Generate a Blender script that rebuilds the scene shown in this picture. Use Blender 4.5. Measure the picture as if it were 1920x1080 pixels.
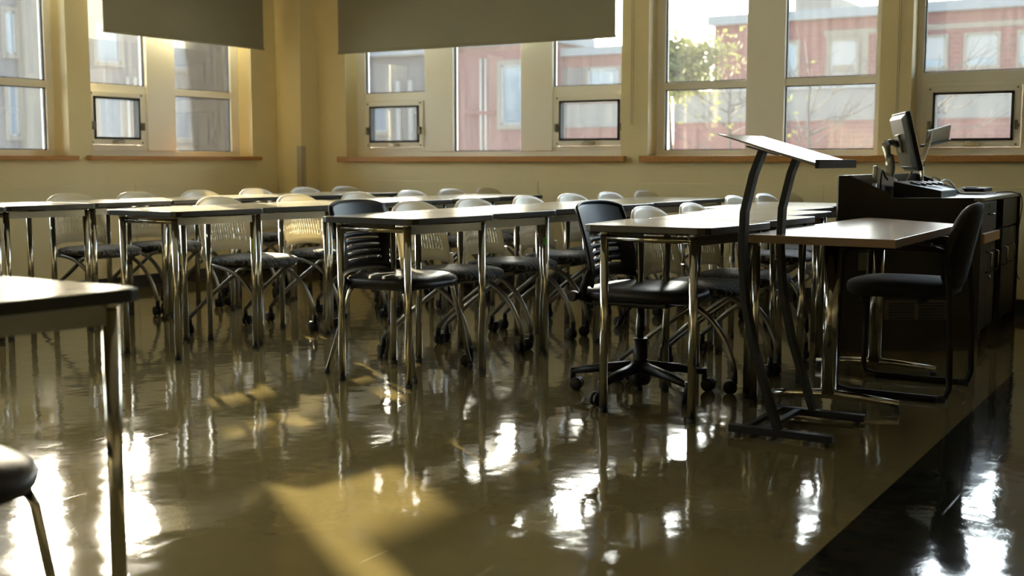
import bpy, bmesh, math, random
from mathutils import Vector, Matrix
random.seed(7)
sc = bpy.context.scene
for o in list(bpy.data.objects):
    bpy.data.objects.remove(o)
COL = sc.collection

# ------------------------------------------------------------------ camera
EYE = 0.975
YAW = math.radians(31.5)
FPX = 2230.0
PIT = math.atan((540 - 303) / FPX)
f0 = Vector((math.cos(YAW), math.sin(YAW), 0)); rt = Vector((math.sin(YAW), -math.cos(YAW), 0)); zz = Vector((0, 0, 1))
fw = f0 * math.cos(PIT) - zz * math.sin(PIT); up = f0 * math.sin(PIT) + zz * math.cos(PIT)
cam = bpy.data.objects.new('camera', bpy.data.cameras.new('camera'))
COL.objects.link(cam)
cam.matrix_world = Matrix(((rt.x, up.x, -fw.x, 0), (rt.y, up.y, -fw.y, 0), (rt.z, up.z, -fw.z, EYE), (0, 0, 0, 1)))
cam.data.sensor_width = 36.0
cam.data.lens = FPX * 36.0 / 1920.0
cam.data.clip_start = 0.05; cam.data.clip_end = 500
cam.data.dof.use_dof = True
cam.data.dof.focus_distance = 4.9
cam.data.dof.aperture_fstop = 3.2
sc.camera = cam

# ------------------------------------------------------------------ sky, sun, exposure
SUN_EL = math.radians(16.5)
SUN_AZ = Vector((0.5679, 0.8231, 0)).normalized()          # horizontal direction towards the sun
w = bpy.data.worlds.new('sky'); sc.world = w; w.use_nodes = True
nt = w.node_tree; bg = nt.nodes['Background']
sky = nt.nodes.new('ShaderNodeTexSky'); sky.sky_type = 'NISHITA'
sky.sun_disc = False; sky.sun_elevation = SUN_EL; sky.sun_rotation = math.atan2(SUN_AZ.x, SUN_AZ.y)
sky.air_density = 1.0; sky.dust_density = 4.0; sky.ozone_density = 1.0
hz = nt.nodes.new('ShaderNodeMixRGB'); hz.inputs[0].default_value = 0.3
bwn = nt.nodes.new('ShaderNodeRGBToBW'); nt.links.new(sky.outputs[0], bwn.inputs[0])
nt.links.new(sky.outputs[0], hz.inputs[1]); nt.links.new(bwn.outputs[0], hz.inputs[2])
nt.links.new(hz.outputs[0], bg.inputs[0]); bg.inputs[1].default_value = 0.55
sl = bpy.data.lights.new('sun', 'SUN'); sl.energy = 7.0; sl.color = (1.0, 0.80, 0.52); sl.angle = math.radians(0.7)
sun = bpy.data.objects.new('sun', sl); COL.objects.link(sun)
sd = SUN_AZ * math.cos(SUN_EL) + Vector((0, 0, math.sin(SUN_EL)))
sun.rotation_euler = sd.to_track_quat('Z', 'Y').to_euler(); sun.location = (6, 9, 12)
vs = sc.view_settings
vs.view_transform = 'Standard'; vs.look = 'None'; vs.gamma = 1.0; vs.use_curve_mapping = False
vs.exposure = 2.8
sc.cycles.max_bounces = 12; sc.cycles.diffuse_bounces = 6; sc.cycles.glossy_bounces = 6
sc.cycles.transparent_max_bounces = 12; sc.cycles.sample_clamp_indirect = 8.0
sc.cycles.caustics_reflective = False; sc.cycles.caustics_refractive = False

# ------------------------------------------------------------------ materials
def mat(name, color, rough=0.5, metal=0.0, spec=0.5, noise=None, bump=None, coat=0.0):
    m = bpy.data.materials.new(name); m.use_nodes = True
    n = m.node_tree.nodes; l = m.node_tree.links; b = n['Principled BSDF']
    b.inputs['Base Color'].default_value = (*color, 1); b.inputs['Roughness'].default_value = rough
    b.inputs['Metallic'].default_value = metal; b.inputs['Specular IOR Level'].default_value = spec
    b.inputs['Coat Weight'].default_value = coat
    if noise or bump:
        tc = n.new('ShaderNodeTexCoord')
    if noise:                                                     # (scale, second colour, amount, stretch)
        s, c2, amt, st = noise
        mp = n.new('ShaderNodeMapping'); mp.inputs['Scale'].default_value = st; l.new(tc.outputs['Object'], mp.inputs[0])
        t = n.new('ShaderNodeTexNoise'); t.inputs['Scale'].default_value = s; t.inputs['Detail'].default_value = 4
        l.new(mp.outputs[0], t.inputs[0])
        r = n.new('ShaderNodeValToRGB'); r.color_ramp.elements[0].position = 0.5 - amt; r.color_ramp.elements[1].position = 0.5 + amt
        r.color_ramp.elements[0].color = (*color, 1); r.color_ramp.elements[1].color = (*c2, 1)
        l.new(t.outputs[0], r.inputs[0]); l.new(r.outputs[0], b.inputs['Base Color'])
    if bump:                                                      # (scale, strength, distance)
        t2 = n.new('ShaderNodeTexNoise'); t2.inputs['Scale'].default_value = bump[0]; t2.inputs['Detail'].default_value = 3
        l.new(tc.outputs['Object'], t2.inputs[0])
        bp = n.new('ShaderNodeBump'); bp.inputs['Strength'].default_value = bump[1]; bp.inputs['Distance'].default_value = bump[2]
        l.new(t2.outputs[0], bp.inputs['Height']); l.new(bp.outputs[0], b.inputs['Normal'])
    return m

def floor_mat(name, c1, c2, rough):
    m = bpy.data.materials.new(name); m.use_nodes = True
    n = m.node_tree.nodes; l = m.node_tree.links; b = n['Principled BSDF']
    tc = n.new('ShaderNodeTexCoord')
    t = n.new('ShaderNodeTexNoise'); t.inputs['Scale'].default_value = 1.3; t.inputs['Detail'].default_value = 8; t.inputs['Roughness'].default_value = 0.7
    l.new(tc.outputs['Object'], t.inputs[0])
    r = n.new('ShaderNodeValToRGB'); r.color_ramp.elements[0].position = 0.3; r.color_ramp.elements[1].position = 0.7
    r.color_ramp.elements[0].color = (*c1, 1); r.color_ramp.elements[1].color = (*c2, 1)
    l.new(t.outputs[0], r.inputs[0]); l.new(r.outputs[0], b.inputs['Base Color'])
    # wear: scuffs and fine scratches roughen the wax
    s = n.new('ShaderNodeTexNoise'); s.inputs['Scale'].default_value = 2.2; s.inputs['Detail'].default_value = 6
    l.new(tc.outputs['Object'], s.inputs[0])
    rr = n.new('ShaderNodeMapRange'); rr.inputs[1].default_value = 0.3; rr.inputs[2].default_value = 0.75
    rr.inputs[3].default_value = rough * 0.6; rr.inputs[4].default_value = rough * 1.9
    l.new(s.outputs[0], rr.inputs[0])
    mp = n.new('ShaderNodeMapping'); mp.inputs['Rotation'].default_value = (0, 0, 0.6); mp.inputs['Scale'].default_value = (1.2, 60, 1)
    l.new(tc.outputs['Object'], mp.inputs[0])
    sc1 = n.new('ShaderNodeTexNoise'); sc1.inputs['Scale'].default_value = 1.5; sc1.inputs['Detail'].default_value = 2
    l.new(mp.outputs[0], sc1.inputs[0])
    sr = n.new('ShaderNodeMapRange'); sr.inputs[1].default_value = 0.70; sr.inputs[2].default_value = 0.76; sr.inputs[3].default_value = 0; sr.inputs[4].default_value = 0.22
    l.new(sc1.outputs[0], sr.inputs[0])
    ad = n.new('ShaderNodeMath'); ad.operation = 'ADD'; l.new(rr.outputs[0], ad.inputs[0]); l.new(sr.outputs[0], ad.inputs[1])
    l.new(ad.outputs[0], b.inputs['Roughness'])
    # gentle waviness of the wax, and a fine orange peel
    w1 = n.new('ShaderNodeTexNoise'); w1.inputs['Scale'].default_value = 5.0; w1.inputs['Detail'].default_value = 2
    w2 = n.new('ShaderNodeTexNoise'); w2.inputs['Scale'].default_value = 95.0; w2.inputs['Detail'].default_value = 2
    l.new(tc.outputs['Object'], w1.inputs[0]); l.new(tc.outputs['Object'], w2.inputs[0])
    b1 = n.new('ShaderNodeBump'); b1.inputs['Strength'].default_value = 1.0; b1.inputs['Distance'].default_value = 0.0022
    b2 = n.new('ShaderNodeBump'); b2.inputs['Strength'].default_value = 1.0; b2.inputs['Distance'].default_value = 0.00011
    l.new(w1.outputs[0], b1.inputs['Height']); l.new(w2.outputs[0], b2.inputs['Height']); l.new(b1.outputs[0], b2.inputs['Normal'])
    l.new(b2.outputs[0], b.inputs['Normal'])
    b.inputs['IOR'].default_value = 1.55
    return m

def glass_mat(name, dirt, tint=(0.93, 0.97, 0.97)):
    m = bpy.data.materials.new(name); m.use_nodes = True
    n = m.node_tree.nodes; l = m.node_tree.links; n.remove(n['Principled BSDF']); out = n['Material Output']
    tr = n.new('ShaderNodeBsdfTransparent'); tr.inputs[0].default_value = (*tint, 1)
    gl = n.new('ShaderNodeBsdfGlossy'); gl.inputs['Roughness'].default_value = 0.02
    tl = n.new('ShaderNodeBsdfTranslucent'); tl.inputs[0].default_value = (0.85, 0.85, 0.85, 1)
    tc = n.new('ShaderNodeTexCoord'); mp = n.new('ShaderNodeMapping'); mp.inputs['Scale'].default_value = (14, 14, 1.2)
    t = n.new('ShaderNodeTexNoise'); t.inputs['Scale'].default_value = 2.0; t.inputs['Detail'].default_value = 5
    l.new(tc.outputs['Object'], mp.inputs[0]); l.new(mp.outputs[0], t.inputs[0])
    mr = n.new('ShaderNodeMapRange'); mr.inputs[1].default_value = 0.3; mr.inputs[2].default_value = 0.75
    mr.inputs[3].default_value = dirt * 0.75; mr.inputs[4].default_value = dirt * 1.35
    l.new(t.outputs[0], mr.inputs[0])
    mx = n.new('ShaderNodeMixShader'); l.new(mr.outputs[0], mx.inputs[0]); l.new(tr.outputs[0], mx.inputs[1]); l.new(tl.outputs[0], mx.inputs[2])
    fr = n.new('ShaderNodeFresnel'); fr.inputs[0].default_value = 1.45
    m2 = n.new('ShaderNodeMixShader'); l.new(fr.outputs[0], m2.inputs[0]); l.new(mx.outputs[0], m2.inputs[1]); l.new(gl.outputs[0], m2.inputs[2])
    l.new(m2.outputs[0], out.inputs[0])
    return m

def brick_mat(name, c1, c2, mortar, scale):
    m = bpy.data.materials.new(name); m.use_nodes = True
    n = m.node_tree.nodes; l = m.node_tree.links; b = n['Principled BSDF']; b.inputs['Roughness'].default_value = 0.9
    tc = n.new('ShaderNodeTexCoord'); sp = n.new('ShaderNodeSeparateXYZ'); cb = n.new('ShaderNodeCombineXYZ')
    l.new(tc.outputs['Object'], sp.inputs[0])
    a = n.new('ShaderNodeMath'); a.operation = 'ADD'; l.new(sp.outputs[0], a.inputs[0]); l.new(sp.outputs[1], a.inputs[1])
    l.new(a.outputs[0], cb.inputs[0]); l.new(sp.outputs[2], cb.inputs[1])
    t = n.new('ShaderNodeTexBrick'); t.inputs['Scale'].default_value = scale
    t.inputs['Color1'].default_value = (*c1, 1); t.inputs['Color2'].default_value = (*c2, 1); t.inputs['Mortar'].default_value = (*mortar, 1)
    t.inputs['Mortar Size'].default_value = 0.02
    l.new(cb.outputs[0], t.inputs[0]); l.new(t.outputs[0], b.inputs['Base Color'])
    return m

def fabric_mat(name):
    m = bpy.data.materials.new(name); m.use_nodes = True
    n = m.node_tree.nodes; l = m.node_tree.links; b = n['Principled BSDF']; b.inputs['Roughness'].default_value = 0.75
    tc = n.new('ShaderNodeTexCoord'); t = n.new('ShaderNodeTexWave'); t.inputs['Scale'].default_value = 11; t.inputs['Distortion'].default_value = 9
    t.inputs['Detail'].default_value = 3; t.inputs['Detail Scale'].default_value = 2.0
    l.new(tc.outputs['Object'], t.inputs[0])
    r = n.new('ShaderNodeValToRGB'); r.color_ramp.elements[0].position = 0.45; r.color_ramp.elements[1].position = 0.8
    r.color_ramp.elements[0].color = (0.022, 0.025, 0.03, 1); r.color_ramp.elements[1].color = (0.19, 0.19, 0.17, 1)
    l.new(t.outputs[0], r.inputs[0]); l.new(r.outputs[0], b.inputs['Base Color'])
    b.inputs['Sheen Weight'].default_value = 0.2
    return m

M = dict(
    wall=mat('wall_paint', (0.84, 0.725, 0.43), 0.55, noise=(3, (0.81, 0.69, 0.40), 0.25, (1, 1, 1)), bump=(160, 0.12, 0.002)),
    dimwall=mat('dimmed_unseen_wall', (0.32, 0.28, 0.17), 0.7),  # tone of the unseen walls, darkened to cut fill light
    wain=mat('panel_paint', (0.82, 0.71, 0.42), 0.45, bump=(140, 0.08, 0.002)),
    ceil=mat('ceiling_paint', (0.86, 0.82, 0.68), 0.9),
    white=mat('window_paint', (0.92, 0.90, 0.83), 0.4),
    gasket=mat('black_rubber', (0.02, 0.022, 0.022), 0.6),
    bronze=mat('dull_metal', (0.20, 0.19, 0.15), 0.4, 0.8),
    latch=mat('nickel_metal', (0.55, 0.52, 0.42), 0.3, 1.0),
    oak=mat('varnished_oak', (0.55, 0.27, 0.075), 0.35, noise=(6, (0.42, 0.19, 0.05), 0.2, (1, 12, 12))),
    floor=floor_mat('waxed_tile', (0.118, 0.095, 0.040), (0.160, 0.129, 0.056), 0.05),
    dark_floor=floor_mat('waxed_black_tile', (0.010, 0.010, 0.008), (0.018, 0.017, 0.012), 0.045),
    base=mat('black_cove_base', (0.03, 0.03, 0.027), 0.35),
    fabric=fabric_mat('patterned_fabric'),
    blind=mat('blind_cloth', (0.30, 0.285, 0.215), 0.85, bump=(400, 0.2, 0.001)),
    chrome=mat('chrome', (0.55, 0.54, 0.49), 0.13, 1.0),
    silver=mat('satin_silver', (0.28, 0.275, 0.24), 0.3, 0.85),
    top=mat('grey_laminate', (0.42, 0.39, 0.30), 0.14, 0.0, 0.3, noise=(70, (0.37, 0.35, 0.28), 0.2, (1, 1, 1))),
    edge=mat('black_edge', (0.022, 0.022, 0.018), 0.35),
    plastic=mat('cream_plastic', (0.88, 0.84, 0.72), 0.3),
    black=mat('black_plastic', (0.008, 0.008, 0.008), 0.42, 0.0, 0.35),
    vinyl=mat('black_upholstery', (0.016, 0.017, 0.02), 0.38, bump=(250, 0.15, 0.001)),
    cloth=mat('charcoal_cloth', (0.014, 0.011, 0.009), 0.85, bump=(300, 0.3, 0.001)),
    blackmetal=mat('black_steel', (0.006, 0.006, 0.006), 0.5, 0.0, 0.3),
    lectop=mat('grey_gloss_laminate', (0.10, 0.10, 0.095), 0.16, coat=0.6),
    deskwood=mat('maple_laminate', (0.30, 0.20, 0.11), 0.17, noise=(5, (0.24, 0.16, 0.085), 0.2, (14, 1, 14))),
    deskedge=mat('brown_edge', (0.16, 0.085, 0.035), 0.4),
    cabinet=mat('dark_cabinet_laminate', (0.022, 0.018, 0.012), 0.4, 0.0, 0.3),
    cabtop=mat('grey_counter', (0.28, 0.29, 0.26), 0.22),
    board=mat('pull_out_wood', (0.50, 0.27, 0.10), 0.4),
    grille=mat('grille_paint', (0.10, 0.09, 0.06), 0.5),
    paper=mat('paper', (0.75, 0.74, 0.70), 0.7),
    cable_white=mat('white_cable', (0.6, 0.6, 0.56), 0.5),
    greysh=mat('grey_plastic', (0.035, 0.035, 0.031), 0.35, 0.0),
    lime=mat('lime_sticker', (0.42, 0.62, 0.03), 0.5),
    green=mat('green_sticker', (0.08, 0.42, 0.05), 0.5),
    glass=glass_mat('window_glass', 0.012),
    farglass=mat('far_window_glass', (0.05, 0.07, 0.09), 0.08),
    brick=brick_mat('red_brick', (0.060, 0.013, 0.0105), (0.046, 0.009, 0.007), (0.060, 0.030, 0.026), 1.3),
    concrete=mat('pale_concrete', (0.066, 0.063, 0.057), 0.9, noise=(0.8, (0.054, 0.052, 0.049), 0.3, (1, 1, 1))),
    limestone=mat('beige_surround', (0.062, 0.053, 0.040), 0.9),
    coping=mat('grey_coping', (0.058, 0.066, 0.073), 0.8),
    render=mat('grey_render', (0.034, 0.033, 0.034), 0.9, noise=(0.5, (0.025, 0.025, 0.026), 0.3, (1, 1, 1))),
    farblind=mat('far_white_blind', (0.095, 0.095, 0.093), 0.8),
    pipe=mat('pipe_paint', (0.13, 0.118, 0.10), 0.6),
    bounce_ground=mat('light_bounce_paving', (0.66, 0.63, 0.55), 0.95, noise=(2, (0.60, 0.57, 0.50), 0.3, (1, 1, 1))),  # unseen ground outside, kept pale to bounce sunlight into the room
    leaf=mat('spring_leaves', (0.085, 0.085, 0.014), 0.9, noise=(1.2, (0.025, 0.042, 0.012), 0.2, (1, 1, 1))),
    bark=mat('bark', (0.010, 0.008, 0.007), 0.95),
)

def add_translucency(m, col, k):
    n = m.node_tree.nodes; l = m.node_tree.links; b = n['Principled BSDF']; out = n['Material Output']
    t = n.new('ShaderNodeBsdfTranslucent'); t.inputs[0].default_value = (*col, 1)
    mx = n.new('ShaderNodeMixShader'); mx.inputs[0].default_value = k
    l.new(b.outputs[0], mx.inputs[1]); l.new(t.outputs[0], mx.inputs[2]); l.new(mx.outputs[0], out.inputs[0])
add_translucency(M['plastic'], (0.85, 0.78, 0.58), 0.22)
add_translucency(M['leaf'], (0.16, 0.16, 0.025), 0.3)

# ------------------------------------------------------------------ mesh helpers
WL = {}            # world location of each empty / part

class MB:
    def __init__(s): s.v = []; s.f = []; s.sm = []; s.mi = []; s.m = 0
    def add(s, vs, fs, smooth=False):
        k = len(s.v); s.v += [tuple(p) for p in vs]
        for f in fs: s.f.append([k + i for i in f]); s.sm.append(smooth); s.mi.append(s.m)
        return s
    def box(s, a, b):
        x0, x1 = sorted((a[0], b[0])); y0, y1 = sorted((a[1], b[1])); z0, z1 = sorted((a[2], b[2]))
        return s.add([(x0, y0, z0), (x1, y0, z0), (x1, y1, z0), (x0, y1, z0), (x0, y0, z1), (x1, y0, z1), (x1, y1, z1), (x0, y1, z1)],
                     [(3, 2, 1, 0), (4, 5, 6, 7), (0, 1, 5, 4), (1, 2, 6, 5), (2, 3, 7, 6), (3, 0, 4, 7)])
    def hexa(s, p):                                                # eight corners, bottom ring then top ring
        return s.add(p, [(3, 2, 1, 0), (4, 5, 6, 7), (0, 1, 5, 4), (1, 2, 6, 5), (2, 3, 7, 6), (3, 0, 4, 7)])
    def prism(s, poly, z0, z1):
        n = len(poly)
        s.add([(x, y, z0) for x, y in poly] + [(x, y, z1) for x, y in poly],
              [tuple(range(n))[::-1], tuple(range(n, 2 * n))] + [(i, (i + 1) % n, n + (i + 1) % n, n + i) for i in range(n)])
        return s
    def ring(s, po, pi, z0, z1):
        n = len(po)
        vs = [(x, y, z0) for x, y in po] + [(x, y, z0) for x, y in pi] + [(x, y, z1) for x, y in po] + [(x, y, z1) for x, y in pi]
        fs = []
        for i in range(n):
            j = (i + 1) % n
            fs += [(i, j, 2 * n + j, 2 * n + i), (n + j, n + i, 3 * n + i, 3 * n + j), (2 * n + i, 2 * n + j, 3 * n + j, 3 * n + i), (j, i, n + i, n + j)]
        return s.add(vs, fs)
    def tube(s, pts, r, n=10, rect=None):                          # round (or rect=(a,b)) section swept along pts
        pts = [Vector(p) for p in pts]; t = []
        for i in range(len(pts)):
            a = pts[max(i - 1, 0)]; b = pts[min(i + 1, len(pts) - 1)]; t.append((b - a).normalized())
        ref = Vector((0, 0, 1)) if abs(t[0].z) < 0.9 else Vector((1, 0, 0))
        u = t[0].cross(ref).normalized(); vs = []
        rr = r if isinstance(r, (list, tuple)) else [r] * len(pts)
        for i, p in enumerate(pts):
            u = (u - t[i] * u.dot(t[i])).normalized(); w_ = t[i].cross(u)
            if rect:
                a, b = rect; sec = [(-a, -b), (a, -b), (a, b), (-a, b)]
            else:
                sec = [(rr[i] * math.cos(2 * math.pi * k / n), rr[i] * math.sin(2 * math.pi * k / n)) for k in range(n)]
            vs += [p + u * x + w_ * y for x, y in sec]
        m = 4 if rect else n; L = len(pts)
        fs = [(i * m + k, i * m + (k + 1) % m, (i + 1) * m + (k + 1) % m, (i + 1) * m + k) for i in range(L - 1) for k in range(m)]
        s.add(vs, fs, not rect)
        k0 = len(s.v) - len(vs)
        s.f += [[k0 + k for k in range(m)][::-1], [k0 + (L - 1) * m + k for k in range(m)]]; s.sm += [False, False]; s.mi += [s.m, s.m]
        return s
    def lathe(s, prof, c=(0, 0, 0), n=16, axis='z'):
        vs = []
        for r, h in prof:
            for k in range(n):
                a = 2 * math.pi * k / n; x, y = r * math.cos(a), r * math.sin(a)
                p = {'z': (x, y, h), 'x': (h, x, y), 'y': (x, h, y)}[axis]
                vs.append((p[0] + c[0], p[1] + c[1], p[2] + c[2]))
        fs = [(i * n + k, i * n + (k + 1) % n, (i + 1) * n + (k + 1) % n, (i + 1) * n + k) for i in range(len(prof) - 1) for k in range(n)]
        s.add(vs, fs, True)
        k0 = len(s.v) - len(vs); L = len(prof)
        s.f += [[k0 + k for k in range(n)], [k0 + (L - 1) * n + k for k in range(n)]]; s.sm += [False, False]; s.mi += [s.m, s.m]
        return s
    def mesh(s, name, mats, off=(0, 0, 0)):
        me = bpy.data.meshes.new(name)
        me.from_pydata([(x - off[0], y - off[1], z - off[2]) for x, y, z in s.v], [], s.f)
        for p, q, i in zip(me.polygons, s.sm, s.mi): p.use_smooth = q; p.material_index = i
        for m in (mats if isinstance(mats, (list, tuple)) else [mats]): me.materials.append(m)
        bm = bmesh.new(); bm.from_mesh(me); bmesh.ops.recalc_face_normals(bm, faces=bm.faces); bm.to_mesh(me); bm.free()
        return me
    def build(s, name, mats, parent=None, origin=None, bevel=0, label=None):
        pl = WL.get(parent.name, Vector((0, 0, 0))) if parent else Vector((0, 0, 0))
        if origin is None:
            xs = list(zip(*s.v)); o_ = Vector([(min(q) + max(q)) / 2 for q in xs]) if not parent else pl
            if not parent: o_.z = min(xs[2])
        else: o_ = Vector(origin)
        o = bpy.data.objects.new(name, s.mesh(name, mats, o_)); COL.objects.link(o)
        o.location = o_ - pl
        if parent: o.parent = parent
        WL[o.name] = Vector(o_)
        if bevel:
            b = o.modifiers.new('bevel', 'BEVEL'); b.width = bevel; b.segments = 2; b.limit_method = 'ANGLE'
        if label: o['label'] = label
        return o

def empty(name, loc, label=None, cat=None, group=None, kind=None):
    o = bpy.data.objects.new(name, None); COL.objects.link(o); o.location = loc; o.empty_display_size = 0.1
    WL[o.name] = Vector(loc)
    return tag(o, label, cat, group, kind)
def tag(o, label=None, cat=None, group=None, kind=None):
    for k, v in (('label', label), ('category', cat), ('group', group), ('kind', kind)):
        if v: o[k] = v
    return o
def struct(mb, name, m, parent=None, bevel=0):
    o = mb.build(name, m, parent, origin=(0, 0, 0) if not parent else None, bevel=bevel)
    if not parent: o['kind'] = 'structure'
    return o
def dup(root, loc=None, rot=0.0, label=None):
    r = root.copy(); COL.objects.link(r)
    if loc is not None: r.location = loc; r.rotation_euler = (0, 0, rot)
    if label: r['label'] = label
    for ch in root.children:
        c = ch.copy(); COL.objects.link(c); c.parent = r
        for g in ch.children:
            d = g.copy(); COL.objects.link(d); d.parent = c
    return r
def arc(p0, p1, p2, n=8):                                           # quadratic curve
    p0, p1, p2 = Vector(p0), Vector(p1), Vector(p2)
    return [p0 * (1 - t) ** 2 + p1 * 2 * t * (1 - t) + p2 * t * t for t in [i / n for i in range(n + 1)]]

# ------------------------------------------------------------------ room shell
XB, YA, CEIL, TH = 8.16, 7.30, 3.05, 0.30
X0R, Y0R = -2.6, -3.4
SZ0, SZ1 = 1.015, 2.72                                             # window opening heights
FSPLIT = 0.86
struct(MB().box((X0R, FSPLIT, -0.1), (XB, YA, 0)), 'floor', M['floor'])
struct(MB().box((X0R, Y0R, -0.1), (XB, FSPLIT, 0)), 'floor_dark_border', M['dark_floor'])
struct(MB().box((X0R - .3, Y0R - .3, CEIL), (XB + .3, YA + .3, CEIL + .2)), 'ceiling', M['ceil'])
openA = [(-1.58, .10), (0.305, 1.985), (2.19, 3.87), (4.07, 5.75), (5.955, 7.634)]
openB = [(0.25, 1.907), (2.114, 3.812), (4.034, 6.695)]
def wall_mb(op, lo, hi, to):
    mb = MB(); a = lo
    mb.box(to(lo, 0, 0), to(hi, TH, SZ0)); mb.box(to(lo, 0, SZ1), to(hi, TH, CEIL))
    for u0, u1 in op:
        mb.box(to(a, 0, SZ0), to(u0, TH, SZ1)); a = u1
    mb.box(to(a, 0, SZ0), to(hi, TH, SZ1)); return mb
toA = lambda u, w_, z: (u, YA + w_, z)
toB = lambda u, w_, z: (XB + w_, u, z)
wallA = struct(wall_mb(openA, X0R, XB, toA), 'wall_left', M['wall'])
wallB = struct(wall_mb(openB, Y0R, YA + TH, toB), 'wall_back', M['wall'])
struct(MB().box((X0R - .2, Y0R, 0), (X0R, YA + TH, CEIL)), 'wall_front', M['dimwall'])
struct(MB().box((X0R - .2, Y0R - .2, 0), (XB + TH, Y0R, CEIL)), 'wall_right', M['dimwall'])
struct(MB().box((X0R, YA - .006, 0), (XB, YA, 0.095)).box((X0R, YA - .018, 0), (XB, YA - .006, 0.012)), 'baseboard_left', M['base'])
struct(MB().box((XB - .006, Y0R, 0), (XB, YA, 0.095)).box((XB - .018, Y0R, 0), (XB - .006, YA, 0.012)), 'baseboard_back', M['base'])
# lower wall panels, each a sheet with a recessed joint
for a, b in ((-0.5, 1.78), (1.78, 4.06), (4.06, 6.34), (6.34, 7.93)):
    MB().box((a + .003, YA - .007, .10), (b - .003, YA, .800)).build('panel', M['wain'], wallA, bevel=.0015)
for a, b in ((7.0, 4.753), (4.753, 2.47), (2.47, 0.19), (0.19, -2.09)):
    if a < 2.5:
        MB().box((XB - .007, b + .003, .10), (XB, a - .003, .681)).build('panel', M['wain'], wallB, bevel=.0015)
        MB().box((XB - .007, b + .003, .687), (XB, a - .003, .815)).build('panel', M['wain'], wallB, bevel=.0015)
    else:
        MB().box((XB - .007, b + .003, .10), (XB, a - .003, .815)).build('panel', M['wain'], wallB, bevel=.0015)
# boxed pipe column in the corner with a steel corner guard
colm = struct(MB().box((7.936, 7.013, 0), (XB, YA, CEIL)), 'column', M['wall'], bevel=.006)
MB().box((7.932, 7.009, 0.0), (7.936, 7.066, 1.11)).box((7.932, 7.009, 0.0), (7.989, 7.013, 1.11)).build('corner_guard', M['latch'], colm, bevel=.0008)
struct(MB().box((7.926, 7.005, 0), (7.936, YA, .095)).box((7.926, 7.003, 0), (XB, 7.013, .095)), 'baseboard_column', M['base'])
# oak sills
struct(MB().box((5.90, YA - .045, .985), (7.705, YA + .12, SZ0 + .003)), 'trim_1', M['oak'], bevel=.004)
struct(MB().box((2.1, YA - .045, .985), (5.80, YA + .12, SZ0 + .003)), 'trim_2', M['oak'], bevel=.004)
struct(MB().box((XB - .045, 3.99, .972), (XB + .12, 6.77, SZ0 + .003)), 'trim_3', M['oak'], bevel=.004)
struct(MB().box((XB - .045, -1.7, .972), (XB + .12, 3.865, SZ0 + .003)), 'trim_4', M['oak'], bevel=.004)

G0, G1 = .150, .215                                                # frame depth inside the opening
def bar(to, parent, name, a, b, z0, z1, m='white', w0=G0, w1=G1, bevel=.003):
    return MB().box(to(a, w0, z0), to(b, w1, z1)).build(name, M[m], parent, bevel=bevel)
def pane(to, parent, a, b, z0, z1):
    p = MB().box(to(a, .178, z0), to(b, .184, z1)).build('pane', M['glass'], parent)
    g = .007
    MB().box(to(a, .170, z0), to(a + g, .192, z1)).box(to(b - g, .170, z0), to(b, .192, z1)).box(to(a, .170, z0), to(b, .192, z0 + g)) \
        .box(to(a, .170, z1 - g), to(b, .192, z1)).build('gasket', M['gasket'], p)
def awning(to, parent, ua, ub, gz0, gz1, ga, gb, z0, z1):
    # fixed rebate, then the inward sash with dark gasket, corner screws, two side latches and a crank lever
    bar(to, parent, 'awning_frame', ua, ga - .045, z0, z1); bar(to, parent, 'awning_frame', gb + .045, ub, z0, z1)
    bar(to, parent, 'awning_frame', ga - .045, gb + .045, z0, gz0 - .045); bar(to, parent, 'awning_frame', ga - .045, gb + .045, gz1 + .04, z1)
    s = MB()
    for q in (((ga - .042, gz0 - .042), (ga, gz1 + .038)), ((gb, gz0 - .042), (gb + .042, gz1 + .038)), ((ga, gz0 - .042), (gb, gz0)), ((ga, gz1), (gb, gz1 + .038))):
        s.box(to(q[0][0], .128, q[0][1]), to(q[1][0], .20, q[1][1]))
    sash = s.build('sash', M['white'], parent, bevel=.002)
    g = .016; mb = MB()
    for q in (((ga, gz0), (ga + g, gz1)), ((gb - g, gz0), (gb, gz1)), ((ga, gz0), (gb, gz0 + g)), ((ga, gz1 - g), (gb, gz1))):
        mb.box(to(q[0][0], .120, q[0][1]), to(q[1][0], .19, q[1][1]))
    mb.build('gasket', M['gasket'], sash)
    MB().box(to(ga + g, .170, gz0 + g), to(gb - g, .176, gz1 - g)).build('pane', M['glass'], sash)
    c = (ga + gb) / 2
    for u in (ga - .02, gb + .02):
        MB().box(to(u - .008, .100, gz0 + .07), to(u + .008, .128, gz0 + .13)).box(to(u - .02, .104, gz0 + .085), to(u + .004, .112, gz0 + .105)).build('latch', M['bronze'], sash)
        for z in (gz0 - .025, gz1 + .022):
            MB().box(to(u - .006, .122, z - .006), to(u + .006, .128, z + .006)).build('screw', M['bronze'], sash)
    mb = MB().box(to(c - .055, .106, gz0 - .034), to(c + .055, .128, gz0 - .012))
    mb.hexa([to(c - .03, .090, gz0 - .028), to(c + .03, .090, gz0 - .016), to(c + .03, .106, gz0 - .016), to(c - .03, .106, gz0 - .028),
             to(c - .03, .090, gz0 - .016), to(c + .03, .090, gz0 + .000), to(c + .03, .106, gz0 + .000), to(c - .03, .106, gz0 - .016)])
    mb.build('handle', M['latch'], sash, bevel=.002)
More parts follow.
